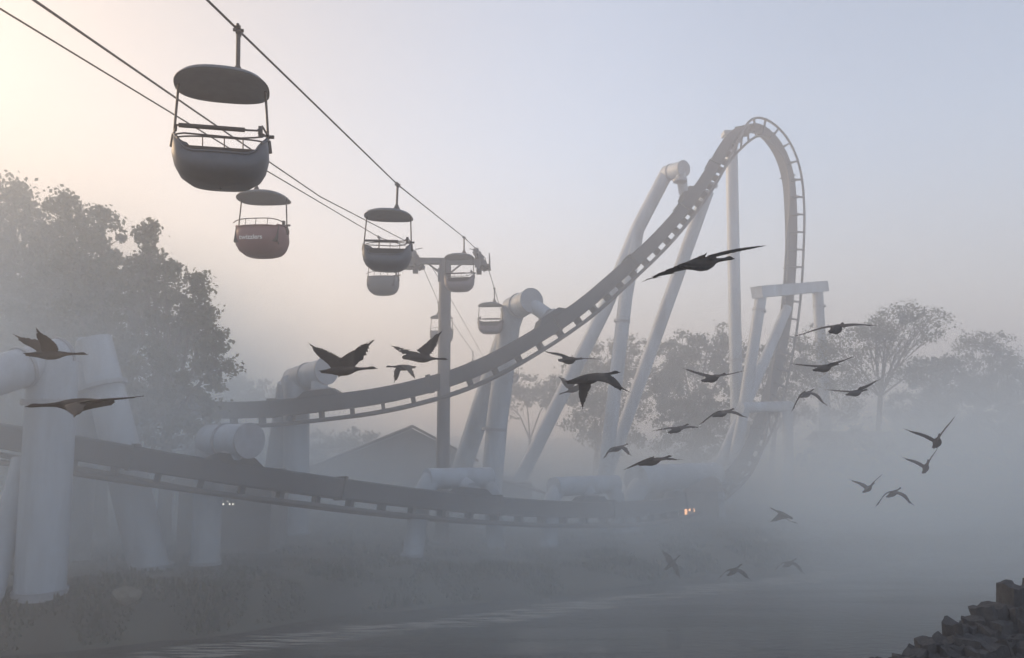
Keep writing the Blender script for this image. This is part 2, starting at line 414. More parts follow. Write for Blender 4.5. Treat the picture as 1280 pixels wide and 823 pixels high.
def support(label, legs, tube=None, disc_end=False, stub=None, flanges=(), extra=(), cap=None, name='track_support', box_beam=False):
    """legs: list of (points, radius) - last point is run on to the ground; tube: (points, radius); stub: point on the tube joined to the track"""
    base = ground_to(legs[0][0][-2], legs[0][0][-1])
    root = empty(name, base, label, 'coaster support', 'steel supports of the coaster')
    R = lambda pts: rel(root, pts)
    for pts, r in legs:
        pts = [Vector(p) for p in pts]; pts[-1] = ground_to(pts[-2], pts[-1])
        m = MB(); m.pipe(R(pts), r, 24); lo_ = m.build('leg', M['support'], root)
        m = MB(); f = pts[-1].copy(); gz = ground_z(f.x, f.y); f.z = max(gz, 0) + 0.12
        rr = (r if not isinstance(r, (list, tuple)) else r[-1])
        m.pipe(R([f + Vector((0, 0, -.3)), f + Vector((0, 0, .02))]), rr * 1.10, 20); m.build('footing', M['flange'], lo_)
    if tube:
        m = MB()
        if box_beam:
            a_, b_ = R(tube[0]); dx = (b_ - a_).normalized(); sy = Vector((0, 0, 1)).cross(dx).normalized(); m.box((a_ + b_) / 2, dx, sy, dx.cross(sy), (b_ - a_).length / 2, .6, tube[1])
            m.box((a_ + b_) / 2 + dx.cross(sy) * (tube[1] + .03), dx, sy, dx.cross(sy), (b_ - a_).length / 2 + .03, .63, .04)
        else: m.pipe(R(tube[0]), tube[1], 28)
        m.build('cross_beam' if box_beam else 'cross_tube', M['support'], root)
        if disc_end:
            a, b = Vector(tube[0][-2]), Vector(tube[0][-1]); d = (b - a).normalized()
            m = MB(); m.pipe(R([b - d * 0.02, b + d * 0.09]), tube[1] * 1.07, 28)
            m.build('end_cap', M['flange'], root)
            m = MB(); m.pipe(R([b - d * (tube[1] * 2.3), b - d * (tube[1] * 2.3 - 0.12)]), tube[1] * 1.09, 28)
            m.build('collar', M['flange'], root)
    for pts, r in extra:
        m = MB(); m.pipe(R(pts), r, 20); m.build('brace', M['support'], root)
    for (p, d, r) in flanges:
        m = MB(); d = Vector(d).normalized(); p = Vector(p)
        m.pipe(R([p - d * .09, p + d * .09]), r * 1.18, 24)
        fo = m.build('flange', M['flange'], root)
        m = MB(); u = d.orthogonal().normalized(); v = d.cross(u)
        for j in range(12):
            a = 2 * math.pi * j / 12; q = p + (u * math.cos(a) + v * math.sin(a)) * (r * 1.12)
            m.pipe(R([q - d * .13, q + d * .13]), 0.035, 6)
        m.build('bolt_ring', M['flange'], fo)
    if stub is not None:
        a, rad, rng = stub
        c, n_, t_ = nearest_track(a, *rng)
        b_ = t_.cross(n_)
        top = c - n_ * 0.50
        m = MB(); m.pipe(R([Vector(a), top - n_ * 0.30]), rad, 20); m.build('connector', M['support'], root)
        m = MB()
        q1 = R([top - n_ * 0.34 - t_ * .8 - b_ * .46, top - n_ * 0.34 + t_ * .8 - b_ * .46, top - n_ * 0.34 + t_ * .8 + b_ * .46, top - n_ * 0.34 - t_ * .8 + b_ * .46])
        q2 = R([top + n_ * 0.02 - t_ * 1.3 - b_ * .44, top + n_ * 0.02 + t_ * 1.3 - b_ * .44, top + n_ * 0.02 + t_ * 1.3 + b_ * .44, top + n_ * 0.02 - t_ * 1.3 + b_ * .44])
        m.hexa(q1, q2); m.build('saddle', M['track'], root)
        m = MB(); m.pipe(R([top - n_ * .44, top - n_ * .34]), rad * 1.3, 20); m.build('flange', M['flange'], root)
    if cap is not None:
        m = MB(); m.box(Vector(cap[0]) - root.location, Vector((1, 0, 0)), Vector((0, 1, 0)), Vector((0, 0, 1)), *cap[1]); m.build('cap_plate', M['flange'], root)
    return root

low = (0.55, 1.0); up = (0.0, 0.42)
# big left-hand column and its raked tube
d1 = (P(50, 737, 30.5) - P(66, 470, 30.5)).normalized()
support('massive pale column at the water edge, nearest and thickest of the supports',
        [([P(67, 452, 30.5), P(50, 737, 30.5)], 0.90), ([P(30, 575, 31.2), P(-12, 745, 29.5)], 0.45)],
        tube=([P(-90, 497, 26), P(20, 462, 29.3), P(74, 446, 31)], 0.76), flanges=[(P(64, 503, 30.5), d1, 0.90)],
        disc_end=True)
support('tapered A-shaped pale support just behind the thickest column',
        [([P(118, 424, 36), P(158, 590, 36), P(190, 722, 36)], [0.75, 0.85, 0.85]), ([P(116, 428, 36), P(100, 560, 37), P(88, 715, 38)], [0.7, 0.8, 0.8])],
        tube=([P(100, 432, 36), P(136, 431, 36.2)], 0.40), flanges=[(P(126, 484, 35.9), (P(158, 590, 36) - P(118, 424, 36)), 1.0)])
support('pale elbow support with round end disc sitting on the lower track',
        [([P(262, 556, 36.8), P(256, 716, 36.8)], 0.66)],
        tube=([P(262, 551, 36.8), P(311, 551, 35.0)], 0.76), disc_end=True, stub=(P(300, 552, 35.4), 0.5, (0.75, 0.97)))
support('twin legged support with disc cap under the upper track, beside the flying geese',
        [([P(371, 478, 47), P(370, 600, 47), P(369, 700, 47)], 0.78), ([P(362, 480, 47.5), P(350, 560, 48.5), P(330, 695, 50)], 0.74)],
        tube=([P(366, 476, 47.5), P(407, 464, 45.4)], 0.78), disc_end=True, stub=(P(399, 468, 45.8), 0.5, (0.0, 0.3)),
        extra=[([P(371, 495, 47), P(367, 473, 47.3)], 0.79)])
support('thick two legged support whose round disc rises above the middle of the upper track',
        [([P(640, 384, 52.6), P(622, 520, 53), P(611, 645, 53)], 0.74), ([P(645, 384, 53), P(605, 500, 55), P(560, 640, 58)], 0.74)],
        tube=([P(640, 386, 53), P(664, 376, 50.2)], 0.80), disc_end=True, stub=(P(660, 378, 50.8), 0.5, (0.1, 0.35)),
        flanges=[(P(618, 537, 53), P(611, 645, 53) - P(622, 520, 53), .74)])
node = P(797, 286, 63)
support('tall pale support forking into two long legs, with small disc above the rising track',
        [([P(833, 217, 63.4), node, P(756, 386, 64), P(647, 606, 66)], 0.60), ([node, P(782, 372, 63), P(754, 612, 63)], 0.58)],
        tube=([P(833, 217, 63.4), P(854, 211, 61.6)], 0.66), disc_end=True,
        flanges=[(P(777.5, 402, 63), P(754, 612, 63) - P(787, 344, 63), .58), (P(850, 226, 61.2), (0, 0, 1), .5)],
        stub=(P(851, 217, 61.8), 0.42, (0.2, 0.42)))
support('long raked leg leaning down from just below the top of the climb',
        [([P(884, 240, 66), P(756, 600, 68)], 0.58)], flanges=[(P(889, 231, 65.6), P(884, 240, 66) - P(820, 415, 67), .5)])
support('single tall vertical column under the highest point of the loop',
        [([P(914, 172, 74.5), P(919, 420, 74), P(925, 690, 74)], 0.60)], flanges=[(P(920, 450, 74), (0, 0, 1), .60), (P(922, 560, 74), (0, 0, 1), .60)],
        cap=(P(915, 168, 74.5), (0.95, 0.6, 0.22)))
support('square topped portal frame around the falling side of the loop',
        [([P(951, 372, 72), P(922, 560, 72)], 0.54), ([P(1022, 366, 79), P(1036, 590, 79)], 0.55)],
        tube=([P(946, 366, 71.5), P(1029, 359, 79.7)], 0.52), box_beam=True,
        flanges=[(P(949, 388, 72), P(938, 450, 72) - P(952, 366, 72), .56), (P(1024, 383, 79), (0, 0, 1), .58)])
support('slanting pale brace leg joining the falling track above the low portal',
        [([P(984, 385, 76.2), P(915, 545, 71)], 0.50)])
support('low portal frame in the mist at the foot of the loop',
        [([P(930, 512, 70), P(912, 600, 70)], 0.5), ([P(984, 510, 74), P(986, 620, 74)], 0.5)],
        tube=([P(925, 510, 69.6), P(988, 508, 74.3)], 0.5))
support('low white saddle tube straddling the lower track in front of the shed',
        [([P(540, 598, 42.8), P(527, 620, 42.4), P(521, 660, 42)], 0.55), ([P(606, 598, 45), P(615, 620, 45), P(618, 660, 45.4)], 0.5)],
        tube=([P(533, 599, 42.6), P(612, 597, 45.2)], 0.58), stub=(P(575, 600, 44), 0.4, (0.6, 0.9)))
support('low white saddle tube with two openings over the lower track, middle one of three',
        [([P(700, 608, 48), P(690, 625, 47.5), P(688, 655, 47)], 0.5), ([P(762, 606, 51.5), P(771, 622, 51.5), P(774, 655, 51.5)], 0.5)],
        tube=([P(692, 609, 47.6), P(769, 605, 52)], 0.60), stub=(P(731, 608, 49.6), 0.45, (0.6, 0.9)))
support('wide pale tube support over the lower track where it turns into the mist',
        [([P(808, 597, 54), P(792, 620, 53.5), P(790, 655, 53)], 0.7), ([P(886, 594, 61), P(896, 620, 61.5), P(897, 660, 62)], 0.65)],
        tube=([P(795, 600, 53.5), P(892, 594, 61.6)], 1.0), stub=(P(842, 600, 57), 0.5, (0.55, 0.85)))

# ------------------------------------------------------------------ sky ride tower, cables, chairs
D_T = 46.5
gr = [P(298, 38, 14), P(497, 231, 26.5), P(580, 297, 43), P(618, 361, 52), P(641, 440, 76)]
gl = [P(322, 207, 25), P(474, 297, 40.5), P(548, 378, 57), P(591, 440, 78)]
shR = P(598, 314, D_T); shL = P(517, 313, D_T)

def cable(label, pts, r):
    base = Vector(pts[len(pts) // 2]); root_pts = [Vector(p) - base for p in pts]
    m = MB(); m.pipe(root_pts, r, 6, caps=False)
    o = m.build('cable', M['cable']); o.location = base
    tag(o, label, 'cable', 'cables of the sky ride')

def on_line(a, b, y):
    t = (y - a.y) / (b.y - a.y); return a + (b - a) * t
r0 = on_line(gr[0], gr[1], 5.0)
cable('steel haul cable carrying the dark chairs nearest the camera', [r0, gr[0], gr[1], gr[2], on_line(gr[2], shR, D_T - 1.6), shR, P(606, 322, D_T + 1.6), gr[3], gr[4], P(655, 520, 110)], 0.024)
cable('thinner far-side steel cable carrying the red chair', [P(-140, -58, 13.0), P(0, 11, 15.5), gl[0], gl[1], P(508, 308, D_T - 1.6), shL, P(526, 328, D_T + 1.6), gl[2], gl[3], P(612, 520, 112)], 0.022)
cable('thick upper cable of the far-side pair, with no chair on it', [P(-60, -64, 10), P(42, 0, 12.5), P(245, 140, 20), P(400, 246, 32), P(512, 304, D_T - 1.3)], 0.026)
cable('thin slack line running down behind the tower pole', [P(541, 336, D_T), P(551, 352, D_T + 2), P(603, 444, 82), P(625, 520, 112)], 0.02)

def sheave_set(root, c, name='sheave_beam', n=6, dirz=None):
    """a row of grooved wheels under the cable"""
    m = MB()
    for i in range(n):
        y = (i - (n - 1) / 2) * 0.66; z = -0.36 - 0.06 * y * y - (.10 * y if y > 0 else 0)
        m.abox(c + Vector((0.0, y, z - 0.02)), 0.05, 0.36, 0.09)
    m.abox(c + Vector((0, 0, -0.62)), 0.12, 1.5, 0.13)
    for y_ in (-1.1, 1.1): m.abox(c + Vector((0, y_, -0.95)), 0.16, 0.16, 0.30)
    m.abox(c + Vector((0, 0, -0.85)), 0.10, 0.12, 0.35)
    b = m.build(name, M['tower'], root)
    for i in range(n):
        y = (i - (n - 1) / 2) * 0.66; z = -0.30 - 0.06 * y * y - (.10 * y if y > 0 else 0)
        m = MB(); p = c + Vector((0, y, z)); X = Vector((1, 0, 0))
        m.pipe([p - X * .06, p - X * .02, p + X * .02, p + X * .06], [0.31, 0.26, 0.26, 0.31], 18)
        m.build('sheave', M['tower'], b)
    sg = 1 if c.x > 0 else -1
    m = MB(); ax = Vector((.50, .0, -.86)).normalized()
    m.box(c + Vector((.10, .35, -.55)), ax, Vector((0, 1, 0)), ax.cross(Vector((0, 1, 0))), .72, .10, .16)
    m.box(c + Vector((.10, -.35, -.50)), ax, Vector((0, 1, 0)), ax.cross(Vector((0, 1, 0))), .66, .10, .13)
    m.build('hanger_plate', M['tower'], root)
    for j_ in range(4):
        m = MB(); p = c + Vector((.02 + .16 * j_, .35, -.15 - .27 * j_)); m.pipe([p + Vector((0, -.3, 0)), p + Vector((0, -.1, 0)), p + Vector((0, .1, 0)), p + Vector((0, .3, 0))], [.17, .13, .13, .17], 12); m.build('guide_roller', M['tower'], root)
    m = MB()   # maintenance step and guide arms
    s = 1 if c.x > 0 else -1
    m.abox(c + Vector((s * 0.42, 0.1, -1.02)), 0.34, 0.9, 0.03)
    m.build('service_platform', M['tower'], root)
    m = MB()
    m.pipe([c + Vector((s * .7, -.7, -1.0)), c + Vector((s * .7, -.7, -0.3)), c + Vector((s * .7, .9, -0.3)), c + Vector((s * .7, .9, -1.0))], 0.025, 6)
    m.pipe([c + Vector((-s * .1, 0, .05)), c + Vector((-s * .55, 0, .14))], 0.03, 6)
    m.build('guard_rail', M['tower'], root)

def tower():
    top = P(556.5, 326, D_T); gz = ground_z(top.x, top.y)
    base = Vector((top.x, top.y, gz))
    root = empty('skyride_tower', base, 'slender T-shaped steel tower holding the sky ride cables', 'tower')
    h = top.z - gz
    m = MB(); m.pipe([Vector((0, 0, -.2)), Vector((0, 0, h))], [0.42, 0.37], 24); m.build('pole', M['tower'], root)
    m = MB(); m.pipe([Vector((0, 0, -.1)), Vector((0, 0, .15))], 0.7, 20); m.build('base_plate', M['tower'], root)
    a, b = shL - base, shR - base
    z = h - 0.05
    m = MB(); m.box((a + b) / 2 + Vector((0, 0, z - (a.z + b.z) / 2)), (b - a).normalized(), Vector((0, 1, 0)), Vector((0, 0, 1)), (b - a).length / 2 + .1, 0.17, 0.19)
    m.build('crossarm', M['tower'], root)
    m = MB(); m.pipe([Vector((-1.1, 0, z - .1)), Vector((0, 0, z - 1.0))], 0.06, 8); m.pipe([Vector((1.1, 0, z - .1)), Vector((0, 0, z - 1.0))], 0.06, 8)
    m.build('knee_brace', M['tower'], root)
    q = P(549, 344, D_T) - base
    m = MB(); m.pipe([Vector((a.x + .9, 0, z - .15)), q + Vector((.1, 0, .2)), Vector((-.3, 0, q.z - .1))], 0.03, 6); m.abox(q, .06, .2, .42); m.build('bracket', M['tower'], root)
    for c in (a, b): sheave_set(root, c)
    m = MB()
    for s in (-1, 1): m.pipe([Vector((s * .18, .52, .3)), Vector((s * .18, .52, h - .6))], 0.02, 5)
    for i in range(int((h - 1) / 0.35)): m.pipe([Vector((-.18, .52, .5 + i * .35)), Vector((.18, .52, .5 + i * .35))], 0.013, 5)
    m.build('ladder', M['tower'], root)
tower()

def sup(a, n):      # superellipse point
    c, s = math.cos(a), math.sin(a)
    return math.copysign(abs(c) ** (2 / n), c), math.copysign(abs(s) ** (2 / n), s)

CH = {}
OFFX = 0.27       # the body hangs a little to one side of its hanger arm
def chair_meshes():
    # local frame: origin at the cable grip, +y = the direction the riders face, z down negative
    NA = 56
    # tub: outer and inner skins
    def rim(a):
        x, y = sup(a, 2.6)
        z = -2.26 if y < 0 else -2.26 - 0.44 * min(1, max(0, (y) * 1.1)) * (1 - 0.75 * min(1, abs(x)) ** 6)
        z += 0.0 if abs(x) < .8 else 0.05
        return x, y, z
    prof = [(1.0, 1.0, 0.0), (1.02, 1.05, .20), (1.03, 1.06, .38), (1.015, 1.02, .55), (.965, .90, .72), (.86, .72, .86), (.64, .46, .965), (0.02, .02, 1.0)]
    m = MB(); HX, HY, BZ = 0.84, 0.62, -3.20
    outer = []
    for (fx, fy, t) in prof:
        row = []
        for i in range(NA):
            x, y, z = rim(2 * math.pi * i / NA)
            zz = z + (BZ - z) * t + (0.10 * (abs(x * fx)) ** 3 if t > .5 else 0)
            yy = y * HY * fy + 0.06 * t * (1 if y > 0 else -0.3)
            row.append((x * HX * fx, yy, zz))
        outer.append(row)
    inner = [[(x * .955, y * .94, z + (0.015 if k == 0 else 0.05)) for (x, y, z) in row] for k, row in enumerate(outer[:6])]
    rows = list(reversed(inner)) + outer
    vs = [v for r in rows for v in r]
    fs = [(k * NA + i, k * NA + (i + 1) % NA, (k + 1) * NA + (i + 1) % NA, (k + 1) * NA + i) for k in range(len(rows) - 1) for i in range(NA)]
    fs = [tuple(reversed(f)) for f in fs]
    m.add(vs, fs, True); m.add(rows[0], [tuple(range(NA))])
    CH['tub'] = m
    m = MB()    # raised rib round the tub, below the rim
    m.pipe([(rim(2 * math.pi * i / NA)[0] * HX * 1.005, rim(2 * math.pi * i / NA)[1] * HY * 1.01, rim(2 * math.pi * i / NA)[2] + .01) for i in range(NA + 1)], 0.022, 6, caps=False)
    CH['rim'] = m
    m = MB()    # seat and back inside
    m.abox((0, -0.08, -2.80), .74, .30, .05); m.box((0, -0.44, -2.52), Vector((1, 0, 0)), Vector((0, .97, -.22)), Vector((0, .22, .97)), .74, .04, .27)
    CH['seat'] = m
    # canopy
    m = MB(); rows = []
    cprof = [(.02, .0), (.10, .035), (.25, .075), (.5, .13), (.75, .20), (.92, .28), (1.0, .37), (1.0, .40), (.95, .37), (.7, .30), (.35, .26), (.02, .25)]
    for (f, dz) in cprof:
        row = []
        for i in range(NA):
            x, y = sup(2 * math.pi * i / NA, 2.5)
            row.append((x * .86 * f, y * .80 * f, -0.90 - dz * 0.85 + 0.06 * (y * f) ** 2))
        rows.append(row)
    vs = [v for r in rows for v in r]
    fs = [(k * NA + i, (k + 1) * NA + i, (k + 1) * NA + (i + 1) % NA, k * NA + (i + 1) % NA) for k in range(len(rows) - 1) for i in range(NA)]
    m.add(vs, fs, True); CH['canopy'] = m
    m = MB()    # cone boss on top of the canopy
    m.pipe([(0, 0, -.98), (0, 0, -.90), (0, 0, -.74)], [.20, .12, .05], 16); CH['boss'] = m
    m = MB(); m.pipe([(0, 0, -.80), (0, 0, -.08)], 0.042, 12); CH['hanger'] = m
    m = MB()    # grip on the cable
    m.abox((0, 0, -.02), .05, .13, .055); m.pipe([(0, -.14, .01), (0, -.24, .03), (0, -.30, .0)], [.04, .035, .02], 8); m.pipe([(0, .12, .0), (0, .20, .02)], [.045, .03], 8)
    m.pipe([(-.10, 0, .0), (.10, 0, .0)], .035, 8); CH['grip'] = m
    for s in (-1, 1):
        m = MB(); m.pipe([(s * .78, 0, -1.16), (s * .82, 0, -1.8), (s * .845, 0, -2.26)], .024, 8)
        m.pipe([(s * .845, 0, -2.20), (s * .875, 0, -2.44)], .045, 8)
        m.pipe([(s * .84, .02, -2.12), (s * .80, .22, -2.26), (s * .72, .44, -2.42)], .018, 6)
        CH['post%d' % s] = m
    m = MB()    # padded lap bar with its bent arm
    m.pipe([(-.80, .10, -2.16), (-.74, .50, -2.20), (.52, .50, -2.20), (.66, .46, -2.18), (.74, .30, -2.03), (.84, .05, -2.12)], .020, 8); CH['lap'] = m
    m = MB(); m.pipe([(-.70, .50, -2.20), (.44, .50, -2.20)], .042, 10); CH['pad'] = m
    m = MB(); m.pipe([(-.78, .30, -2.30), (-.60, .60, -2.38), (.38, .60, -2.40), (.60, .56, -2.36), (.72, .30, -2.24), (.80, .12, -2.14)], .017, 8); CH['foot'] = m
    m = MB(); m.pipe([(.84, .0, -2.12), (.95, .02, -2.12)], .038, 8); m.abox((.70, .06, -2.05), .04, .05, .10); m.pipe([(.86, 0, -2.13), (.66, .1, -2.08)], .024, 6); CH['latch'] = m
    m = MB(); pts = [(x, -.54 + .14 * (x / .84) ** 4, -2.0 - .10 * (x / .84) ** 4) for x in np.linspace(-.84, .84, 15)]
    m.pipe(pts, .017, 6)
    for x in (-.35, .40, .0): m.pipe([(x, -.54, -2.0), (x, -.58, -2.26)], .012, 6)
    CH['back_rail'] = m
    for k in list(CH):
        if k not in ('hanger', 'grip', 'boss'): CH[k].v = [(x + OFFX, y, z) for x, y, z in CH[k].v]
        CH[k] = CH[k].mesh(k)
chair_meshes()

def text_mesh(body, size, depth):
    cu = bpy.data.curves.new('lettering', 'FONT'); cu.body = body; cu.size = size; cu.extrude = depth; cu.align_x = 'CENTER'; cu.align_y = 'CENTER'; cu.offset = 0.004
    o = bpy.data.objects.new('lettering', cu); COL.objects.link(o)
    dg = bpy.context.evaluated_depsgraph_get(); me = bpy.data.meshes.new_from_object(o.evaluated_get(dg))
    bpy.data.objects.remove(o); return me

def chair(loc, direction, shell, label, tilt=0.0, text=None, yaw=0.0, mirror=False):
    root = empty('chairlift_chair', loc, label, 'chairlift chair', 'chairs hanging from the sky ride cables')
    root.rotation_euler = (0, tilt, math.atan2(direction.y, direction.x) - math.pi / 2 + yaw)
    def part(name, key, mat, parent=root):
        me = CH[key]
        if me.materials and me.materials[0] != M[mat]: me = me.copy(); me.materials.clear()
        o = obj(name, me, M[mat], parent)
        if mirror and key in ('lap', 'foot', 'latch') and parent is root: o.scale = (-1, 1, 1); o.location.x = 2 * OFFX
        return o
    tub = part('tub', 'tub', shell); part('rim_bead', 'rim', shell, tub)
    part('seat', 'seat', 'seat'); can = part('canopy', 'canopy', 'canopy'); part('boss', 'boss', 'frame', can)
    part('hanger_arm', 'hanger', 'frame'); part('grip', 'grip', 'frame')
    part('post', 'post-1', 'frame'); part('post', 'post1', 'frame')
    lb = part('lap_bar', 'lap', 'frame'); part('padding', 'pad', 'pad', lb)
    part('foot_bar', 'foot', 'frame'); part('latch', 'latch', 'frame'); part('back_rail', 'back_rail', 'frame')
    if text:
        me = text_mesh(text, 0.22, 0.004)
        # wrap onto the back of the tub (the tub's back is almost flat here)
        o = obj('lettering', me, M['white'], tub)
        o.rotation_euler = (math.pi / 2, 0, 0); o.location = (OFFX - .10, -.672, -2.66)
    return root

dR = (gr[0] - gr[1]).normalized(); dL = (gl[1] - gl[0]).normalized()
dRf = Vector((dR.x, dR.y, 0)); dLf = Vector((dL.x, dL.y, 0))
chair(gr[0], dRf, 'shell_blue', 'largest dark sky ride chair, seen from below, hanging nearest on the near cable', tilt=0.03, yaw=math.radians(22), mirror=True)
chair(gr[1], dRf, 'shell_blue', 'dark blue chair left of the tower, hanging over a paler chair', tilt=-0.02, yaw=math.radians(6), mirror=True)
chair(gr[2], dRf, 'shell_mauve', 'mauve chair passing in front of the tower pole', tilt=0.01, mirror=True)
chair(gr[3], dRf, 'shell_mauve', 'hazy chair just beyond and right of the tower')
chair(gr[4], dRf, 'shell_grey', 'faint small chair half hidden behind the rising track, right of the disc topped support')
chair(gl[0], dLf, 'shell_red', 'red chair with white lettering on its back, under the largest chair', text='twizzlers')
chair(gl[1], dLf, 'shell_grey', 'pale grey chair seen from behind, mostly hidden by the dark blue chair above it')
chair(gl[2], dLf, 'shell_grey', 'small hazy chair behind the tower pole')
chair(gl[3], dLf, 'shell_mauve', 'faintest chair, on the far cable, under the upper track between tower and thick support')

# ------------------------------------------------------------------ birds
M['goose'] = bpy.data.materials.new('goose_plumage'); gm = M['goose']; gm.use_nodes = True
def goose_mat():
    n = gm.node_tree.nodes; l = gm.node_tree.links; b = n['Principled BSDF']; b.inputs['Roughness'].default_value = 0.85
    tc = n.new('ShaderNodeTexCoord'); sx = n.new('ShaderNodeSeparateXYZ'); l.new(tc.outputs['Object'], sx.inputs[0])
    r = n.new('ShaderNodeValToRGB'); mr = n.new('ShaderNodeMapRange'); mr.inputs['From Min'].default_value = -0.5; mr.inputs['From Max'].default_value = 0.7
    l.new(sx.outputs['X'], mr.inputs['Value']); l.new(mr.outputs[0], r.inputs[0])
    e = r.color_ramp.elements; e[0].color = (.02, .018, .018, 1); e[0].position = 0; e[1].color = (.012, .012, .013, 1); e[1].position = .66
    for p_, c_ in ((.12, (.03, .028, .026, 1)), (.2, (.05, .045, .042, 1)), (.5, (.055, .048, .044, 1)), (.6, (.09, .082, .076, 1))):
        q = e.new(p_); q.color = c_
    nz = n.new('ShaderNodeTexNoise'); nz.inputs['Scale'].default_value = 22; nz.inputs['Detail'].default_value = 4
    mp = n.new('ShaderNodeMapping'); mp.inputs['Scale'].default_value = (.4, 1.6, 1); l.new(tc.outputs['Object'], mp.inputs[0]); l.new(mp.outputs[0], nz.inputs['Vector'])
    mx = n.new('ShaderNodeMix'); mx.data_type = 'RGBA'; mx.blend_type = 'MULTIPLY'; mx.inputs['Factor'].default_value = 0.9
    l.new(r.outputs[0], mx.inputs['A']); l.new(nz.outputs['Fac'], mx.inputs['B']); l.new(mx.outputs['Result'], b.inputs['Base Color'])
goose_mat()

def bird(i, body, tipL, tipR, head, D, depL, depR, hdep, label, bend=(0.12, 0.12), wl_=0.74, vox=0.013):
    """body, tips, head: where they are seen; depL/depR: sign of each tip's depth relative to the body; hdep: how far the bill is nearer(-)/farther(+)"""
    C = P(*body, D)
    def reach(px, length, sgn):
        q = P(*px, D) - C; q.y = 0
        l_ = q.length
        if l_ < length: dep = math.sqrt(length ** 2 - l_ ** 2) * sgn
        else: q *= 1.0; dep = 0
        return q + Vector((0, dep, 0))
    A = P(*head, D) - C; A.y = 0
    A.z *= .5; A = A + Vector((0, hdep, 0)); A.normalize()
    WL = reach(tipL, wl_, depL); WR = reach(tipR, wl_, depR)
    up = -(WL.normalized() - A * WL.normalized().dot(A) + WR.normalized() - A * WR.normalized().dot(A))
    side = (WR - WL); side = (side - A * side.dot(A)).normalized()
    upv = side.cross(A)
    if upv.z < 0: upv = -upv
    B = A.cross(-upv).normalized()      # to the bird's left = up x fwd
    Rm = Matrix((A, upv.cross(A).normalized(), upv)).transposed()   # columns fwd, left, up
    inv = Rm.inverted()
    lw, rw = inv @ WL, inv @ WR
    m = MB()
    # body, neck, head, bill as one loft along x
    st = [(-.52, .000, .030, .006), (-.46, .0, .085, .012), (-.36, .0, .075, .028), (-.28, -.005, .070, .055), (-.18, -.015, .092, .085), (-.04, -.022, .112, .108),
          (.10, -.018, .112, .106), (.20, -.005, .090, .088), (.28, .010, .060, .060), (.35, .018, .040, .040), (.45, .022, .030, .031), (.55, .026, .027, .028),
          (.62, .034, .030, .034), (.67, .036, .033, .036), (.71, .030, .026, .028), (.735, .024, .015, .014), (.78, .018, .008, .007)]
    nr = 14; vs = []
    for x, z, ry, rz in st:
        for j in range(nr):
            a = 2 * math.pi * j / nr; vs.append((x, math.cos(a) * ry, z + math.sin(a) * rz))
    fs = [(k * nr + j, k * nr + (j + 1) % nr, (k + 1) * nr + (j + 1) % nr, (k + 1) * nr + j) for k in range(len(st) - 1) for j in range(nr)]
    fs += [tuple(range(nr - 1, -1, -1)), tuple((len(st) - 1) * nr + j for j in range(nr))]
    m.add(vs, fs, True)
    rng = random.Random(i)
    for tip, bd in ((lw, bend[0]), (rw, bend[1])):
        sgn = 1 if tip.y > 0 else -1
        root = Vector((.09, sgn * .05, .045)); span = tip - root; d = span.normalized()
        nrm = Vector((1, 0, 0)).cross(d) * sgn
        if nrm.length < .05: nrm = Vector((0, 0, 1))
        nrm.normalize()
        wrist = root + span * .46 + nrm * bd + Vector((.07, 0, 0))
        # centreline and chords
        ns = 13; secs = []
        for k in range(ns):
            t = k / (ns - 1)
            p = root * (1 - t) ** 2 + (wrist * 2 - (root + tip) * .5) * (2 * t * (1 - t)) + tip * t * t
            secs.append((t, p))
        vs = []; cd = Vector((-1, 0, 0)); cd = (cd - d * cd.dot(d))
        cd = cd.normalized() if cd.length > .2 else Vector((-1, 0, 0))
        for t, p in secs:
            ch = .36 * (1 - .22 * t) * (1 if t < .8 else max(.3, 1 - (t - .8) * 2.6)) * (1 + .10 * math.sin(t * 6))
            th = .026 * (1 - t) + .009
            if t == 0: ch *= 1.15
            le = p - cd * ch * .28; te = p + cd * ch * .72
            mid = p + nrm * th
            vs += [le - nrm * .003, le * .6 + te * .4 + nrm * th, te + nrm * .004, te - nrm * .006, le * .6 + te * .4 - nrm * th * .4]
        fs = []
        for k in range(ns - 1):
            for j in range(5):
                a = k * 5 + j; b = k * 5 + (j + 1) % 5
                fs.append((a, b, b + 5, a + 5))
        fs += [(4, 3, 2, 1, 0), tuple((ns - 1) * 5 + j for j in range(5))]
        m.add(vs, fs, True)
        # primary feathers as separate fingers
        for q in range(6):
            t = .74 + q * .045; k = t * (ns - 1); p = secs[int(k)][1].lerp(secs[min(ns - 1, int(k) + 1)][1], k % 1)
            fd = (d * (.45 + q * .16) + cd * (.95 - q * .17) ).normalized()
            ln = .17 + .012 * q
            a0 = p + cd * .02; a1 = p + fd * ln
            wv = nrm.cross(fd).normalized() * .017
            m.hexa([a0 - wv - nrm * .006, a0 + wv - nrm * .006, a0 + wv + nrm * .006, a0 - wv + nrm * .006],
                   [a1 - wv * .5 - nrm * .006, a1 + wv * .5 - nrm * .006, a1 + wv * .5 + nrm * .006, a1 - wv * .5 + nrm * .006])
    # tucked feet
    for s in (-1, 1):
        m.pipe([(-.22, s * .04, -.07), (-.36, s * .035, -.055), (-.47, s * .035, -.035)], [.016, .012, .016], 6)
    me = m.mesh('goose')
    o = obj('goose', me, gm)
    md = o.modifiers.new('skin', 'REMESH'); md.mode = 'VOXEL'; md.voxel_size = vox; md.use_smooth_shade = True
    dg = bpy.context.evaluated_depsgraph_get()
    me2 = bpy.data.meshes.new_from_object(o.evaluated_get(dg)); o.modifiers.clear(); o.data = me2; bpy.data.meshes.remove(me)
    me2.name = 'goose'
    if not me2.materials: me2.materials.append(gm)
    me2.polygons.foreach_set('use_smooth', [True] * len(me2.polygons))
    o.matrix_world = Matrix.Translation(C) @ Rm.to_4x4()
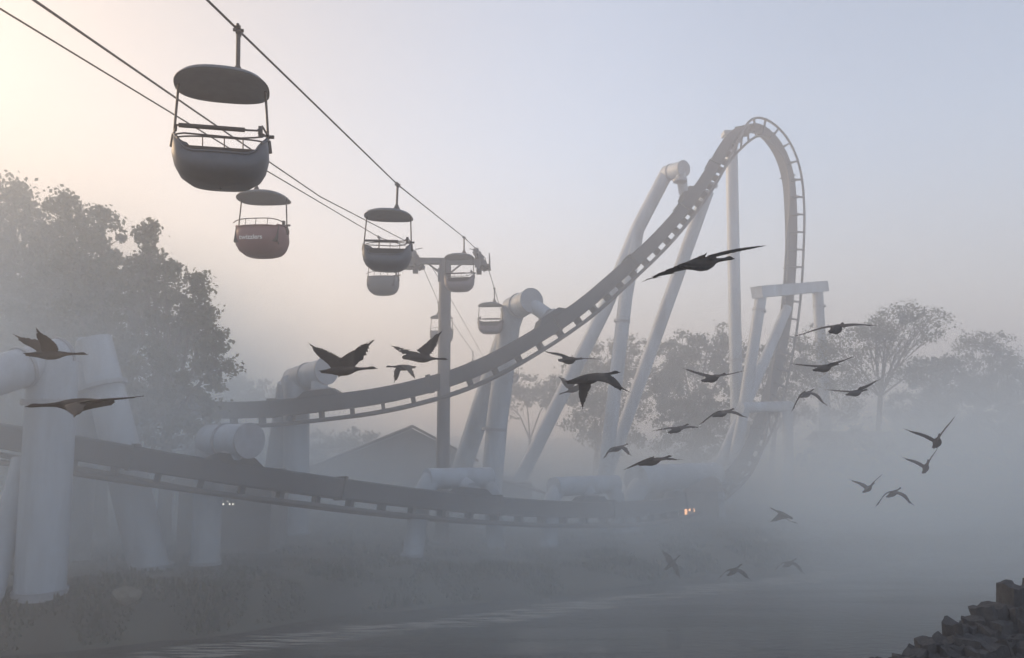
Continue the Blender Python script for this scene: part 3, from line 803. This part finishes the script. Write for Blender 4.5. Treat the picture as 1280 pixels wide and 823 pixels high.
    tag(o, label, 'goose', 'geese flying through the mist')

BIRDS = [
    ((877, 329), (816, 348), (941, 311), (893, 322), 11.5, 1, -1, .13, 'largest goose gliding with long level wings in front of the raked support leg', (.0, .02)),
    ((428, 463), (394, 434), (461, 433), (459, 460), 17, 1, -1, .15, 'dark goose with raised wings above the upper track, beside a disc capped support', (.05, .02)),
    ((526, 448), (495, 433), (549, 420), (550, 450), 21, 1, -1, .15, 'goose with wings in a V just left of the tower pole', (.04, .02)),
    ((505, 459), (491, 475), (518, 472), (487, 463), 26, 1, -1, -.5, 'small goose with both wings down, just under a V-winged goose', (.08, .08)),
    ((62, 443), (26, 422), (70, 420), (96, 442), 17.5, 1, -1, .35, 'goose with high beating wings across the top of the thickest column', (.05, .02)),
    ((100, 505), (120, 519), (166, 497), (60, 514), 12.8, -1, 1, -.35, 'brown goose skimming past the thickest column, head stretched towards the water side', (.04, .02)),
    ((735, 473), (734, 502), (776, 487), (764, 463), 15.5, 1, -1, .2, 'dark goose with wings pushed down in front of the pale raked legs', (.10, .09)),
    ((711, 450), (682, 441), (748, 449), (727, 446), 21, -1, 1, .5, 'goose with flat spread wings above a larger down-beating goose', (.03, .0)),
    ((718, 487), (702, 474), (730, 476), (712, 491), 32, 1, -1, .13, 'pale blurred goose tucked behind the down-beating dark goose', (.05, .04)),
    ((890, 473), (862, 461), (923, 465), (896, 470), 22, 1, -1, .13, 'goose with shallow V wings left of the tall vertical column', (-.03, -.02)),
    ((1045, 411), (1010, 416), (1086, 407), (1050, 407), 17.5, 1, -1, .13, 'goose with long flat wings across the right leg of the portal frame', (.03, .03)),
    ((1030, 460), (1001, 454), (1064, 447), (1038, 457), 21, 1, -1, .13, 'goose with tilted wings in front of the leafy gap, below the long flat-winged goose', (-.02, -.02)),
    ((1069, 491), (1043, 487), (1095, 477), (1076, 489), 25, 1, -1, .13, 'goose rising on one wing beside the open branched tree', (-.02, -.02)),
    ((1008, 493), (994, 511), (1025, 505), (1012, 490), 30, 1, -1, .13, 'goose with an arched downstroke right of the falling track', (.10, .10)),
    ((902, 517), (881, 529), (926, 521), (908, 514), 27, 1, -1, .13, 'goose with drooping wings against the vertical column', (.07, .07)),
    ((846, 537), (821, 538), (872, 534), (851, 534), 28, 1, -1, .13, 'faint flat-winged goose left of the drooping-winged one', (.02, .02)),
    ((771, 561), (759, 572), (785, 568), (776, 558), 34, 1, -1, .13, 'little hunched goose over the middle saddle tube', (.12, .12)),
    ((815, 577), (785, 586), (844, 574), (826, 573), 23, 1, -1, .13, 'dark goose flying low and level over the wide pale tube', (.03, .02)),
    ((1171, 553), (1144, 539), (1180, 527), (1175, 549), 22, 1, -1, .13, 'upper goose of the pair with steep V wings low over the river', (.02, .02)),
    ((1157, 585), (1138, 574), (1170, 564), (1160, 581), 30, 1, -1, .13, 'lower goose of the steep V-winged pair, directly beneath the other', (.02, .02)),
    ((1085, 611), (1072, 602), (1099, 596), (1089, 608), 34, 1, -1, .13, 'pale V-winged goose left of a goose with wings down', (.02, .02)),
    ((1116, 617), (1102, 632), (1132, 628), (1121, 614), 32, 1, -1, .13, 'goose with broad down-curved wings deep in the mist', (.11, .11)),
    ((979, 643), (970, 652), (989, 651), (976, 640), 38, 1, -1, .13, 'small goose with cupped wings below the low portal frame', (.12, .12)),
    ((986, 705), (977, 714), (998, 713), (990, 703), 37, 1, -1, .13, 'faint goose just above the water, rightmost of those over the river surface', (.10, .10)),
    ((917, 714), (906, 724), (931, 720), (921, 711), 34, 1, -1, .13, 'very faint goose over the water under the vertical column', (.08, .08)),
    ((839, 705), (833, 693), (846, 717), (843, 700), 36, 1, -1, .13, 'faint goose banking steeply over the river near the far shore', (.04, .04)),
    ((769, 705), (762, 711), (774, 699), (773, 702), 46, 1, -1, .13, 'tiniest faint goose by the far shore', (.04, .04)),
]
for i, b in enumerate(BIRDS):
    bird(i, b[0], b[1], b[2], b[3], b[4], b[5], b[6], b[7], b[8], b[9], vox=0.012 if b[4] < 20 else 0.016)

# ------------------------------------------------------------------ trees
def leaf_mesh(centres, sigma, n_per, size, rng, flat=0.75, name='crown'):
    k = len(centres); n = k * n_per
    c = np.repeat(np.array(centres, dtype=np.float64), n_per, 0)
    sg = np.repeat(np.array(sigma, dtype=np.float64), n_per)[:, None]
    off = rng.normal(size=(n, 3)); off /= np.maximum(1e-6, np.linalg.norm(off, axis=1))[:, None]; off *= rng.random((n, 1)) ** 0.55; off *= np.where(rng.random((n, 1)) < .22, 1 + np.abs(rng.normal(size=(n, 1))) * .55, 1.0)
    p = c + off * sg * np.array([1, 1, flat])
    d = rng.normal(size=(n, 3)); d[:, 2] -= .25; d /= np.linalg.norm(d, axis=1)[:, None]
    e = rng.normal(size=(n, 3)); e -= d * (e * d).sum(1)[:, None]; e /= np.linalg.norm(e, axis=1)[:, None]
    s = size * (0.6 + 0.8 * rng.random((n, 1)))
    v = np.empty((n, 4, 3)); v[:, 0] = p - d * s * .5; v[:, 1] = p + e * s * .36; v[:, 2] = p + d * s * .5; v[:, 3] = p - e * s * .36
    me = bpy.data.meshes.new(name); me.vertices.add(n * 4); me.vertices.foreach_set('co', v.reshape(-1).astype(np.float32))
    me.loops.add(n * 4); me.loops.foreach_set('vertex_index', np.arange(n * 4, dtype=np.int32))
    me.polygons.add(n); me.polygons.foreach_set('loop_start', np.arange(0, n * 4, 4, dtype=np.int32))
    me.update(calc_edges=True)
    return me

def tree(name, label, base_px, D, lobes, seed, leaf='leaf_b', size=0.22, clumps=40, n_per=60, csig=0.7, trunk_r=0.3, fork=0.35, group=None, sparse=False):
    """lobes: (px, py, radius px x, radius px z, depth offset)"""
    rng = np.random.default_rng(seed); rd = random.Random(seed)
    base = P(base_px, 640, D); base.z = ground_z(base.x, base.y) - 0.2
    root = empty(name, base, label, 'tree', group)
    L = []
    for (px, py, rx, rz, dd) in lobes:
        c = P(px, py, D + dd) - base; L.append((c, rx * D / FPX, rz * D / FPX))
    topz = max(c.z + r for c, _, r in L); cx = sum(c.x for c, *_ in L) / len(L)
    fk = Vector((cx * .35, 0, topz * fork))
    m = MB(); m.pipe([(0, 0, 0), (cx * .1, .1, fk.z * .5), fk], [trunk_r * 1.3, trunk_r, trunk_r * .8], 9)
    cen, sig = [], []
    for c, rx, rz in L:
        mid = fk.lerp(c, .5) + Vector((0, 0, (c - fk).length * .08)) + Vector((rd.uniform(-.4, .4), rd.uniform(-.4, .4), 0))
        r1 = max(.05, trunk_r * .4)
        m.pipe([fk, mid, c, c + Vector((0, 0, rz * .6))], [r1, r1 * .7, r1 * .4, r1 * .12], 6, caps=False)
        nc = max(6, int(clumps * (rx * rz) / 9.0))
        for k in range(nc):
            v = rng.normal(size=3); v /= np.linalg.norm(v); v *= rng.random() ** (0.33 if not sparse else 0.25)
            q = c + Vector((v[0] * rx, v[1] * rx, v[2] * rz))
            cen.append(tuple(q)); sig.append(csig * rd.uniform(.55, 1.25))
            if k % (2 if sparse else 3) == 0:
                s_ = fk.lerp(c, rd.uniform(.35, 1.0)) if sparse else c.lerp(fk, rd.uniform(0, .3))
                md = s_.lerp(q, .5) + Vector((rd.uniform(-.3, .3), rd.uniform(-.3, .3), rd.uniform(0, .35)))
                m.pipe([s_, md, q], [r1 * .32, r1 * .2, .012], 4, caps=False)
    m.build('trunk', M['bark'], root)
    me = leaf_mesh(cen, sig, n_per, size, rng)
    obj('crown', me, M[leaf], root)
    return root

GT = 'trees standing in the haze'
tree('maple_tree', 'tall maple at the left edge with ragged leafy top', 20, 46, [(-30, 330, 70, 90, 0), (15, 262, 32, 34, 0), (35, 330, 60, 60, 1), (-20, 430, 90, 80, 2), (30, 480, 80, 60, 0), (20, 240, 12, 14, 0), (60, 400, 60, 70, -1), (40, 285, 18, 20, 0)], 1, 'leaf_a', .26, 84, 70, .66, .45, group=GT)
tree('maple_tree', 'broad maple whose twin tops stand behind the A-shaped support', 125, 44, [(85, 275, 26, 34, 0), (62, 300, 22, 30, 1), (125, 300, 26, 34, 0), (95, 350, 60, 50, 1), (98, 318, 34, 26, 0), (140, 380, 60, 60, 0), (90, 440, 80, 60, 2), (85, 250, 12, 14, 0), (128, 268, 9, 11, 0), (150, 470, 70, 50, 0), (110, 510, 80, 50, 0)], 2, 'leaf_a', .26, 84, 70, .64, .4, group=GT)
tree('maple_tree', 'maple with stepped outline sloping down towards the red chair', 205, 43, [(178, 318, 26, 30, 0), (205, 345, 24, 36, 0), (160, 370, 40, 50, 1), (240, 385, 24, 34, 0), (205, 420, 50, 50, 1), (255, 425, 26, 40, 0), (270, 455, 24, 22, 0), (215, 480, 66, 50, 0), (200, 520, 70, 40, 0), (184, 290, 10, 12, 0), (248, 355, 12, 14, 0)], 3, 'leaf_a', .25, 84, 70, .62, .35, group=GT)
tree('roadside_tree', 'low pale tree between the left maples and the disc capped support', 312, 70, [(310, 490, 34, 22, 0), (338, 495, 22, 14, 0), (285, 500, 30, 30, 0)], 4, 'leaf_b', .3, 40, 60, .8, .25, group=GT)
tree('distant_tree', 'low distant treetop just right of the tower, under the upper track', 665, 105, [(655, 488, 26, 20, 0), (690, 492, 22, 22, 0), (630, 500, 24, 20, 0)], 5, 'leaf_b', .4, 30, 50, 1.2, .3, group=GT)
tree('distant_tree', 'wide hazy tree behind the forked support legs', 745, 92, [(760, 450, 40, 28, 0), (725, 480, 36, 34, 0), (790, 450, 30, 30, 0), (760, 520, 60, 50, 0)], 6, 'leaf_b', .34, 30, 60, 1.0, .35, group=GT)
tree('distant_tree', 'dense round-topped tree behind the vertical column', 870, 88, [(850, 440, 30, 26, 0), (885, 430, 34, 26, 0), (915, 450, 30, 26, 0), (870, 490, 60, 50, 1), (830, 470, 26, 30, 0), (880, 550, 70, 50, 2)], 7, 'leaf_b', .34, 32, 70, 1.0, .4, group=GT)
tree('distant_tree', 'hazy tree filling the middle of the portal frame', 965, 86, [(950, 455, 30, 26, 0), (985, 450, 30, 34, 0), (960, 510, 50, 50, 1), (1010, 470, 28, 30, 1)], 8, 'leaf_c', .30, 26, 60, .9, .3, group=GT)
tree('open_tree', 'open branched tree with forked trunk and sky showing through', 1100, 76, [(1110, 405, 30, 22, 0), (1150, 410, 36, 20, 0), (1085, 430, 30, 24, 0), (1165, 395, 24, 12, 1), (1050, 440, 30, 30, -1), (1120, 440, 20, 16, 1), (1075, 475, 34, 18, 0), (1135, 470, 26, 12, 0), (1130, 392, 30, 12, 0), (1095, 412, 26, 18, 0)], 9, 'leaf_c', .24, 70, 26, .85, .3, .52, group=GT, sparse=True)
tree('open_tree', 'smaller wispy tree left of the forked open one', 1030, 80, [(1025, 430, 26, 26, 0), (1040, 480, 30, 30, 0), (1000, 445, 20, 24, 0), (1050, 520, 34, 26, 0)], 10, 'leaf_c', .24, 60, 30, .8, .22, .5, group=GT, sparse=True)
tree('distant_tree', 'dense tree right of the forked open one', 1170, 80, [(1165, 470, 40, 26, 0), (1150, 520, 50, 40, 1), (1195, 500, 46, 40, 0), (1180, 570, 70, 60, 2)], 11, 'leaf_b', .3, 34, 80, .9, .4, group=GT)
tree('open_tree', 'light topped tree near the right edge rising over dense ones', 1225, 82, [(1215, 430, 26, 14, 0), (1245, 435, 24, 18, 0), (1205, 455, 30, 12, 0), (1250, 455, 30, 14, 0), (1230, 480, 30, 16, 0)], 12, 'leaf_c', .26, 70, 34, .8, .25, .5, group=GT, sparse=True)
tree('distant_tree', 'solid dark tree mass at the right edge', 1275, 78, [(1260, 490, 46, 28, 0), (1300, 480, 50, 34, 1), (1250, 540, 60, 50, 1), (1330, 540, 60, 60, 0)], 13, 'leaf_b', .3, 34, 80, .9, .4, group=GT)
tree('distant_tree', 'bushy low tree in the mist below the open branched tree', 1090, 72, [(1100, 570, 60, 34, 0), (1050, 580, 50, 34, 0), (1150, 575, 50, 34, 0)], 14, 'leaf_b', .28, 34, 70, .8, .3, group=GT)
tree('distant_tree', 'bushy low tree behind the shed', 440, 80, [(440, 560, 50, 24, 0), (380, 565, 50, 28, 0), (330, 560, 40, 30, 0)], 15, 'leaf_b', .3, 30, 60, .9, .3, group=GT)
tree('distant_tree', 'shadowy bushy tree low behind the A-shaped support', 190, 50, [(180, 560, 70, 50, 0), (90, 560, 70, 60, 1), (240, 590, 50, 40, 0), (20, 570, 70, 60, 1)], 16, 'leaf_b', .26, 34, 70, .8, .3, group=GT)

# low plants along the bank
def bank_plants():
    rng = np.random.default_rng(5); vs = []; fs = []
    n = 34000
    xs = rng.uniform(-34, 34, n); dist = rng.exponential(4.0, n) + 0.3
    for x, d in zip(xs, dist):
        y = shore_y(x) + d; z = ground_z(x, y)
        if z < 0.05: continue
        cl = noise.noise(Vector((x * .45, y * .45, 7)))
        if cl < -0.15: continue
        h = (.10 + .28 * rng.random()) * (0.4 + max(0, cl) * 1.5)
        a = rng.uniform(0, 6.28); w_ = .03 + .05 * rng.random(); lean = rng.normal(0, .22, 2) * h
        b = len(vs)
        vs += [(x - math.cos(a) * w_, y - math.sin(a) * w_, z - .03), (x + math.cos(a) * w_, y + math.sin(a) * w_, z - .03),
               (x + math.cos(a) * w_ * .8 + lean[0] * .5, y + math.sin(a) * w_ * .8 + lean[1] * .5, z + h * .6), (x + lean[0], y + lean[1], z + h)]
        fs += [(b, b + 1, b + 2), (b, b + 2, b + 3)]
    m = MB(); m.add(vs, fs)
    tag(m.build('bank_plants', M['grass']), 'rough grass and weeds along the far bank', 'grass', kind='stuff')
bank_plants()

# ------------------------------------------------------------------ buildings
def shed():
    D = 62; pk = P(516, 535, D); gz = ground_z(pk.x, pk.y + 4) - .1
    base = Vector((pk.x, pk.y, gz))
    root = empty('gabled_shed', base, 'long low gabled shed in the mist behind the sky ride tower', 'building')
    root.rotation_euler = (0, 0, math.radians(8))
    h = pk.z - gz; hw = 9.2; eave = h - 3.7; dep = 14
    m = MB()
    a = [(-hw, 0, 0), (hw * .5, 0, 0), (hw * .5, 0, h - 2.4), (0, 0, h - .1), (-hw, 0, eave)]
    b = [(x, dep, z) for x, _, z in a]
    m.add(a + b, [(0, 1, 2, 3, 4), (9, 8, 7, 6, 5), (0, 5, 6, 1), (1, 6, 7, 2), (0, 4, 9, 5)]); m.build('wall', M['wall'], root)
    m = MB()
    s = (h - eave) / hw; s2 = 2.4 / (hw * .5)
    def slab(x0, z0, x1, z1):
        t = .22
        m.hexa([Vector((x0, -.5, z0)), Vector((x1, -.5, z1)), Vector((x1, dep + .5, z1)), Vector((x0, dep + .5, z0))],
               [Vector((x0, -.5, z0 + t)), Vector((x1, -.5, z1 + t)), Vector((x1, dep + .5, z1 + t)), Vector((x0, dep + .5, z0 + t))])
    slab(-hw - .9, eave - .9 * s, 0, h); slab(0.001, h, hw * .5 + .7, h - 2.4 - .7 * s2)
    m.build('roof', M['roof'], root)
    # lower lean-to on the right
    x0 = hw * .5 + .05; m = MB(); m.abox((x0 + 2.6, 5, .5), 2.6, 4.5, max(.6, h - 5.0) ); m.build('annex_wall', M['wall'], root)
    m = MB(); z0 = h - 3.7
    m.hexa([Vector((x0, -.3, z0)), Vector((x0 + 6.2, -.3, z0 - 1.7)), Vector((x0 + 6.2, 10, z0 - 1.7)), Vector((x0, 10, z0))],
           [Vector((x0, -.3, z0 + .2)), Vector((x0 + 6.2, -.3, z0 - 1.5)), Vector((x0 + 6.2, 10, z0 - 1.5)), Vector((x0, 10, z0 + .2))]); m.build('annex_roof', M['roof'], root)
    for x in (-4.6, -1.6, 1.6):
        m = MB(); m.abox((x, -.04, eave * .55), .6, .05, .6); f = m.build('window', M['trim'], root)
        m = MB(); m.abox((x, -.10, eave * .55), .5, .02, .5); m.build('pane', M['dark_glass'], f)
    m = MB(); m.abox((3.2, -.04, 1.05), .5, .05, 1.05); m.build('door', M['trim'], root)
shed()

def kiosk(label, px, py, D, half, height, lit, wins, group=None, yaw=0.0, roof_drop=0.0):
    """low building with a row of lit openings; (px, py) is the centre of the row"""
    c = P(px, py, D); gz = ground_z(c.x, c.y) - .1
    root = empty('kiosk', Vector((c.x, c.y, gz)), label, 'building'); root.rotation_euler = (0, 0, yaw)
    wz = max(0.9, c.z - gz); H = max(height, wz + 0.8)
    m = MB(); m.abox((0, 1.6, H / 2), half, 1.5, H / 2); m.build('wall', M['wall'], root)
    m = MB(); m.hexa([Vector((-half - .4, -.5, H)), Vector((half + .4, -.5, H)), Vector((half + .4, 3.6, H)), Vector((-half - .4, 3.6, H))],
                     [Vector((-half - .2, .9, H + .9)), Vector((half + .2, .9, H + .9)), Vector((half + .2, 1.6, H + .9)), Vector((-half - .2, 1.6, H + .9))])
    m.build('roof', M['roof'], root)
    for (x, dz, hx, hz) in wins:
        m = MB(); m.abox((x, .08, wz + dz), hx + .05, .03, hz + .05); f = m.build('window', M['trim'], root)
        m = MB(); m.abox((x, .035, wz + dz), hx, .012, hz); m.build('pane', M[lit], f)
kiosk('low kiosk with tiny white lights, glimpsed under the lower track beside the elbow support', 280, 629, 40, 2.4, 2.3, 'lit_white',
      [(-.55, .08, .035, .015), (-.4, .09, .04, .015), (-.2, .08, .04, .015), (-.05, -.06, .03, .03), (.15, .08, .03, .015), (.28, -.06, .025, .03), (.45, -.06, .025, .03)])
kiosk('kiosk with orange lit openings where the lower track meets the mist', 852, 649, 57.5, 2.8, 2.4, 'lit_warm',
      [(-1.55, .0, .04, .10), (-1.0, .05, .03, .06), (-.45, .02, .08, .20), (.35, .0, .09, .22), (.62, .12, .06, .08), (.8, -.15, .04, .06), (.95, .1, .03, .12)])
kiosk('flat dark pavilion with a pale strip lamp along its front, beneath the open tree', 1072, 562, 74, 3.4, 4.0, 'lit_tube', [(0, 0, 1.35, .07)], yaw=0.0)

def boulder():
    c = P(160, 704, 30.5); gz = ground_z(c.x, c.y)
    m = MB(); bm = bmesh.new(); bmesh.ops.create_icosphere(bm, subdivisions=3, radius=1)
    for v in bm.verts:
        v.co = Vector((v.co.x * .55, v.co.y * .4, v.co.z * .34)); v.co += v.co.normalized() * .12 * noise.noise(v.co * 4)
    me = bpy.data.meshes.new('boulder'); bm.to_mesh(me); bm.free()
    o = obj('boulder', me, M['boulder']); o.location = (c.x, c.y, gz + .15)
    tag(o, 'pale rounded boulder on the bank between the left supports', 'rock')
boulder()

# ------------------------------------------------------------------ stone wall at the lower right
def stone_wall():
    A = P(1090, 838, 9.0); Bp = P(1300, 724, 10.6)
    rnd = random.Random(11)
    root = empty('stone_wall', A, 'dark rough stone wall climbing out of the lower right corner', 'wall')
    meshes = []
    for k in range(8):
        bm = bmesh.new(); bmesh.ops.create_cube(bm, size=1.0); bmesh.ops.subdivide_edges(bm, edges=bm.edges[:], cuts=3, use_grid_fill=True)
        off = Vector((k * 7.3, k * 3.1, 0))
        for v in bm.verts:
            p = v.co.copy()
            # worn corners, vertical flutes on the faces, slanting top
            r = max(abs(p.x), abs(p.y)); p2 = p * (1 - .16 * (p.length - .5))
            p2.x += .10 * noise.noise(Vector((p.x * 4, p.y * 4, p.z * .9)) + off); p2.y += .10 * noise.noise(Vector((p.y * 4, p.x * 4, p.z * .9)) - off)
            p2.z += .16 * noise.noise(Vector((p.x * 2.2, p.y * 2.2, p.z)) + off * 2)
            p2 += Vector([noise.noise(p * 7 + off + Vector((a, 0, 0))) for a in (0, 9, 19)]) * .05
            v.co = p2
        me = bpy.data.meshes.new('stone'); bm.to_mesh(me); bm.free(); me.materials.append(M['rock']); meshes.append(me)
    d = (Bp - A); n = 21
    back = Vector((.10, -1, 0)).normalized()
    cnt = 0
    for row in range(8):
        k = 0; t = -0.02 - rnd.random() * .05
        while t < 1.15:
            s = rnd.uniform(.15, .30); t += s * .5 / d.length
            step = math.floor(t * 5.2 + .25 * row) / 5.2 - .25 * row / 5.2       # stepped outline
            zt = .55 * t + .45 * step
            p = Vector((A.x + d.x * t, A.y + d.y * t, A.z + d.z * zt)) + back * (row * .19) + Vector((0, 0, -row * .115 + rnd.uniform(-.03, .05)))
            h = rnd.uniform(.26, .44)
            o = obj('stone', meshes[rnd.randrange(8)], None, root)
            o.location = p - A + Vector((0, 0, -h * .45)); o.scale = (s * rnd.uniform(.75, 1.3), rnd.uniform(.18, .32), h * rnd.uniform(.8, 1.25))
            o.rotation_euler = (rnd.uniform(-.2, .2), rnd.uniform(-.22, .12), rnd.uniform(-.8, .8)); cnt += 1
            t += s * .46 / d.length
    # one tall block near the edge of the frame
    q = P(1266, 752, 10.2) - A
    o = obj('stone', meshes[3], None, root); o.location = q; o.scale = (.27, .3, .42); o.rotation_euler = (.05, .04, .2)
    # earth core behind the stones
    m = MB(); a0 = Vector((-.6, .1, -.75)); b0 = d + Vector((.9, .2, -.30))
    low_ = Vector((0, 1.5, -6.5)); nearv = Vector((0.2, -2.4, -1.6))
    m.add([a0, b0, b0 + Vector((0, 2.0, -7.0)), a0 + Vector((0, 1.5, -5.6)), a0 + nearv, b0 + nearv, b0 + nearv + Vector((0, 0, -6)), a0 + nearv + Vector((0, 0, -5))],
          [(0, 1, 2, 3), (0, 4, 5, 1), (4, 7, 6, 5), (3, 2, 6, 7), (0, 3, 7, 4), (1, 5, 6, 2)])
    o = m.build('earth_core', M['rock_core'], root)
stone_wall()

# ------------------------------------------------------------------ haze and mist
def volume_box(name, lo, hi, setup, label):
    m = MB(); c = [(a + b) / 2 for a, b in zip(lo, hi)]; m.abox(c, *[(b - a) / 2 for a, b in zip(lo, hi)])
    mt = bpy.data.materials.new(name); mt.use_nodes = True; n = mt.node_tree.nodes; n.remove(n['Principled BSDF'])
    v = n.new('ShaderNodeVolumePrincipled'); mt.node_tree.links.new(v.outputs[0], n['Material Output'].inputs['Volume'])
    setup(n, mt.node_tree.links, v, mt)
    o = m.build(name, mt); tag(o, label, kind='stuff'); return o

def hz(n, l, v, mt):
    v.inputs['Color'].default_value = (*HAZE_COLOR, 1); v.inputs['Density'].default_value = HAZE_DENSITY; v.inputs['Anisotropy'].default_value = HAZE_G
volume_box('haze', (-330, -120, -2.0), (330, 330, 40.5), hz, 'thin even haze filling the whole place')

def ms(n, l, v, mt):
    v.inputs['Color'].default_value = (*MIST_COLOR, 1); v.inputs['Anisotropy'].default_value = 0.2
    g = n.new('ShaderNodeNewGeometry'); s = n.new('ShaderNodeSeparateXYZ'); l.new(g.outputs['Position'], s.inputs[0])
    def mr(src, a, b, c=0.0, d=1.0, interp='SMOOTHSTEP'):
        q = n.new('ShaderNodeMapRange'); q.interpolation_type = interp
        for k_, val in zip(('From Min', 'From Max', 'To Min', 'To Max'), (a, b, c, d)): q.inputs[k_].default_value = val
        l.new(src, q.inputs['Value']); return q.outputs[0]
    def mul(a, b):
        q = n.new('ShaderNodeMath'); q.operation = 'MULTIPLY'; l.new(a, q.inputs[0])
        if isinstance(b, float): q.inputs[1].default_value = b
        else: l.new(b, q.inputs[1])
        return q.outputs[0]
    nz = n.new('ShaderNodeTexNoise'); nz.inputs['Scale'].default_value = 0.06; nz.inputs['Detail'].default_value = 3; nz.inputs['Roughness'].default_value = .5
    l.new(g.outputs['Position'], nz.inputs['Vector'])
    # the bank stands higher to the left and right than in the middle
    lf = mr(s.outputs['X'], -9.0, -25.0, 0.0, 24.0); rt = mr(s.outputs['X'], 12.0, 34.0, 0.0, 7.0)
    def addv(a, b):
        q = n.new('ShaderNodeMath'); q.operation = 'ADD'; l.new(a, q.inputs[0])
        if isinstance(b, float): q.inputs[1].default_value = b
        else: l.new(b, q.inputs[1])
        return q.outputs[0]
    top = addv(addv(lf, rt), 8.5)
    ysh = n.new('ShaderNodeMath'); ysh.operation = 'MULTIPLY_ADD'; ysh.inputs[1].default_value = 0.32; l.new(lf, ysh.inputs[0]); l.new(s.outputs['Y'], ysh.inputs[2])
    yf = mul(mr(ysh.outputs[0], 20.0, 39.0), mr(s.outputs['Y'], 95.0, 60.0, 0.12, 1.0))
    dv = n.new('ShaderNodeMath'); dv.operation = 'DIVIDE'; l.new(s.outputs['Z'], dv.inputs[0]); l.new(top, dv.inputs[1])
    hsh = mr(dv.outputs[0], 1.0, 0.0)
    nf = mr(nz.outputs['Fac'], 0.34, 0.66, 0.30, 1.75)
    hi = mul(mr(s.outputs['Z'], 34.0, 4.0), MIST_HIGH)
    yf2 = mul(mr(s.outputs['Y'], 12.0, 30.0), mr(s.outputs['Y'], 110.0, 70.0))
    dn = addv(mul(mul(mul(hsh, yf), nf), MIST_DENSITY), mul(hi, yf2))
    l.new(dn, v.inputs['Density'])
    mt.cycles.volume_step_rate = 1.0 if hasattr(mt.cycles, 'volume_step_rate') else 1.0
if MIST_DENSITY > 0:
    volume_box('mist', (-170, 11, -1.5), (170, 190, 35.0), ms, 'bank of dense mist lying low over river and shore')
